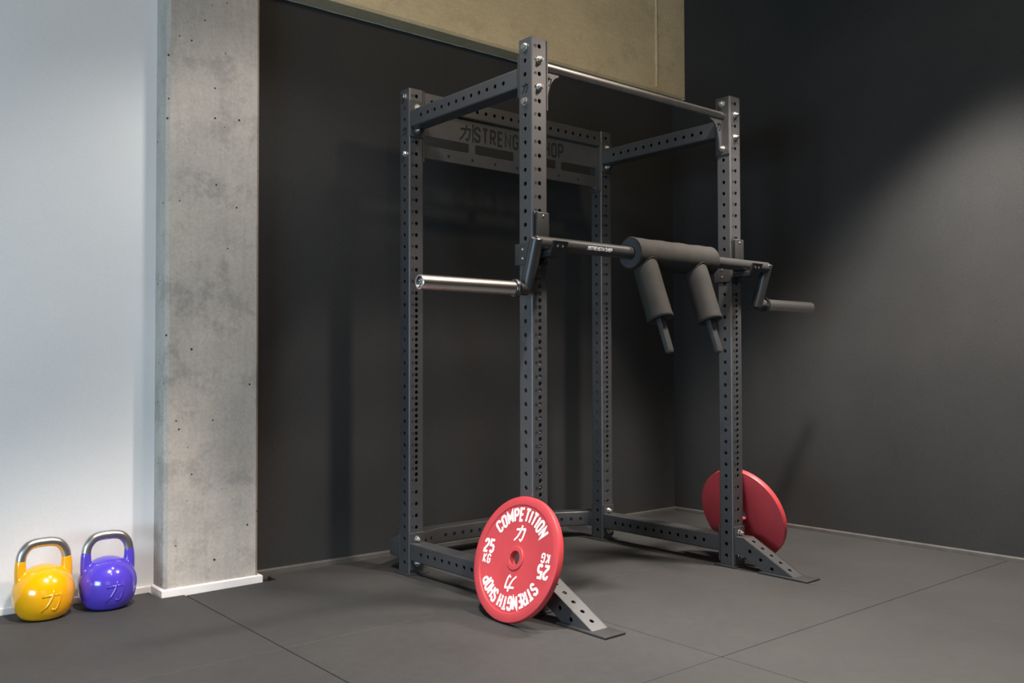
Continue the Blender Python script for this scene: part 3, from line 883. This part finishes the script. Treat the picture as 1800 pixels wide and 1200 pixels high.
# ------------------------------------------------------------------ kettlebells
def kettlebell(x, y, rz, m, label, grp):
    t = thing('kettlebell', label, 'kettlebell', (x, y, 0), grp)
    t.rotation_euler = (0, 0, rz)
    R, zc_ = .1010, .0905
    # painted body: flattened ball with two horns, merged by a remesh so the horns grow out of the ball
    bm = bmesh.new()
    pr = [(0, 0)]
    r0 = math.sqrt(R * R - zc_ * zc_)
    pr += [(.052, 0), (.058, .001)]
    for i in range(1, 40):
        q = i / 39
        if q < .5:
            a = (1 - q * 2) ** .85            # lower half, fuller than a sphere
            zz = zc_ * (1 - a) + .0015; pr.append((.060 + (R - .060) * (1 - a ** 2.1) ** .57, zz))
        else:
            ph = PI / 2 * (q - .5) * 2
            pr.append((R * math.cos(ph), zc_ + .0965 * math.sin(ph)))
    pr[-1] = (0, zc_ + .0965)
    lathe(bm, pr, Matrix.Identity(4), 56)
    def arch(s0, s1, nseg):
        # handle centreline in the local xz plane, s in 0..1 from left foot over the top to the right foot
        pts = []
        for i in range(nseg + 1):
            s = s0 + (s1 - s0) * i / nseg
            pts.append(apoint(s))
        return pts
    hwid, ztop = .0800, .2630
    key = [(-.070, .105), (-.0755, .155), (-.0755, .200), (-.0690, .232), (-.0500, .2555), (-.026, .2635), (0, .2645), (.026, .2635), (.0500, .2555), (.0690, .232), (.0755, .200), (.0755, .155), (.070, .105)]
    def apoint(s):
        f = s * (len(key) - 1); i = min(int(f), len(key) - 2); q = f - i
        p = [key[max(0, min(len(key) - 1, i + k))] for k in (-1, 0, 1, 2)]
        def cr(a, b, c_, d): return .5 * (2 * b + (c_ - a) * q + (2 * a - 5 * b + 4 * c_ - d) * q * q + (3 * b - a - 3 * c_ + d) * q ** 3)
        return Vector((cr(*[k[0] for k in p]), 0, cr(*[k[1] for k in p])))
    sA = .185
    for s0, s1 in ((0, sA), (1, 1 - sA)):
        sweep(bm, arch(s0, s1, 12), [.0240 - .0070 * (i / 12) ** .7 for i in range(13)], 24)
    body = finish(bm, 'body', m, t, None)
    rm = body.modifiers.new('r', 'REMESH'); rm.mode = 'VOXEL'; rm.voxel_size = .0026; rm.use_smooth_shade = True
    sm = body.modifiers.new('s', 'SMOOTH'); sm.factor = .5; sm.iterations = 10
    dg = bpy.context.evaluated_depsgraph_get(); dg.update()
    me = bpy.data.meshes.new_from_object(body.evaluated_get(dg)); body.modifiers.clear(); body.data = me
    me.materials.clear(); me.materials.append(m)
    for p in me.polygons: p.use_smooth = True
    bm = bmesh.new()
    sweep(bm, arch(sA - .003, 1 - sA + .003, 48), .0165, 28)
    finish(bm, 'handle', M_KBSTEEL, t, 60)
    # raised sign on the ball, turned to the room
    bm = bmesh.new()
    def onball(u, v, h):
        a = u / R; b = v / R - .22; r = R - .0004 + h + .0022 * max(0, -b)
        z = zc_ + (v - .015)
        aa = max(0, 1 - (z - .0015) / zc_)
        r = (.060 + (R - .060) * (1 - aa ** 2.1) ** .57 if z < zc_ else R * math.sqrt(max(0, 1 - ((z - zc_) / .0965) ** 2))) - .0003 + h
        return Vector((r * math.sin(u / R), -r * math.cos(u / R), z))
    emblem(bm, onball, .076, .10, .0015, 0, .06)
    tmp = bmesh.new(); tmp.from_mesh(me); em = bpy.data.meshes.new('e'); bm.to_mesh(em); bm.free(); tmp.from_mesh(em); bpy.data.meshes.remove(em)
    tmp.to_mesh(me); tmp.free()
    for p in me.polygons: p.use_smooth = True
    return t
G = 'kettlebells by the white wall'
kettlebell(-1.343, 1.108, .05, M_YEL, 'glossy yellow kettlebell with bare steel handle on the mat by the white wall', G)
kettlebell(-1.128, 1.104, .0, M_PUR, 'glossy violet blue kettlebell with bare steel handle beside the concrete column', G)

# ------------------------------------------------------------------ light
def area(name, loc, target, sx, sy, power, col, spread=None):
    l = bpy.data.lights.new(name, 'AREA'); l.shape = 'RECTANGLE'; l.size = sx; l.size_y = sy; l.energy = power; l.color = col
    o = link(bpy.data.objects.new(name, l)); o.location = loc
    o.rotation_euler = (Vector(target) - Vector(loc)).to_track_quat('-Z', 'Y').to_euler()
    return o
def spot(name, loc, power, col, ang, blend, r=.05, target=None):
    l = bpy.data.lights.new(name, 'SPOT'); l.energy = power; l.color = col; l.spot_size = math.radians(ang); l.spot_blend = blend; l.shadow_soft_size = r
    o = link(bpy.data.objects.new(name, l)); o.location = loc
    if target: o.rotation_euler = (Vector(target) - Vector(loc)).to_track_quat('-Z', 'Y').to_euler()
    return o
area('window_daylight', (-5.4, -2.0, .85), (1, 0, .65), 2.2, 1.4, 185, (.56, .81, 1.0))
area('ceiling_bounce', (-.5, -1.5, 3.15), (-.5, -1.5, 0), 5, 3, 18, (1.0, .70, .42))  # added warm panel standing in for light bounced off the ceiling
spot('ceiling_spot', (.55, -.80, 2.85), 320, (1.0, .86, .75), 108, .35, .10)
spot('ceiling_spot', (1.42, -.68, 2.90), 235, (1.0, .92, .82), 88, .45, .09)
spot('ceiling_spot', (1.62, -.78, 2.90), 330, (1.0, .94, .86), 78, .50, .09)
spot('ceiling_spot', (-1.22, -.62, 2.90), 520, (1.0, .95, .90), 80, .5, .09)
spot('ceiling_spot', (-.50, .20, 2.85), 55, (1.0, .96, .92), 120, .5, .1)
spot('ceiling_spot', (-1.0, -1.5, 2.75), 30, (1.0, .82, .64), 178, .05, .1)  # wide fill added to lift the beam, no known ceiling lamp
spot('beam_fill', (.45, -.95, 2.88), 46, (1.0, .84, .62), 92, .6, .1, (.75, 1.1, 2.98))  # added fill aimed at the beam to brighten it, no known fitting
area('front_fill', (-3.0, -6.0, 1.3), (-.5, 1, 1), 2.5, 2.0, 20, (1.0, .97, .92))  # added frontal fill for the unseen room side, no known window
w = bpy.data.worlds.new('room_air'); sc.world = w; w.use_nodes = True
w.node_tree.nodes['Background'].inputs['Color'].default_value = (.95, .97, 1.0, 1)
w.node_tree.nodes['Background'].inputs['Strength'].default_value = .01

# ------------------------------------------------------------------ camera
cam = bpy.data.cameras.new('camera'); cam.sensor_fit = 'HORIZONTAL'; cam.sensor_width = 36.0; cam.lens = 1597.2 / 1800 * 36
co = link(bpy.data.objects.new('camera', cam))
yaw, pit, rol = .87755, .0235, -.00241
F = Vector((math.cos(yaw) * math.cos(pit), math.sin(yaw) * math.cos(pit), math.sin(pit)))
Rv = Vector((math.sin(yaw), -math.cos(yaw), 0)); U = Rv.cross(F)
R2 = Rv * math.cos(rol) + U * math.sin(rol); U2 = U * math.cos(rol) - Rv * math.sin(rol)
co.matrix_world = Matrix(((R2.x, U2.x, -F.x, -2.1376), (R2.y, U2.y, -F.y, -2.45852), (R2.z, U2.z, -F.z, 1.00275 - .105), (0, 0, 0, 1)))
cam.clip_start = .05
sc.camera = co
sc.view_settings.view_transform = 'Standard'
sc.view_settings.look = 'None'
sc.view_settings.exposure = 0.0
sc.view_settings.gamma = 1.0
sc.view_settings.use_curve_mapping = False
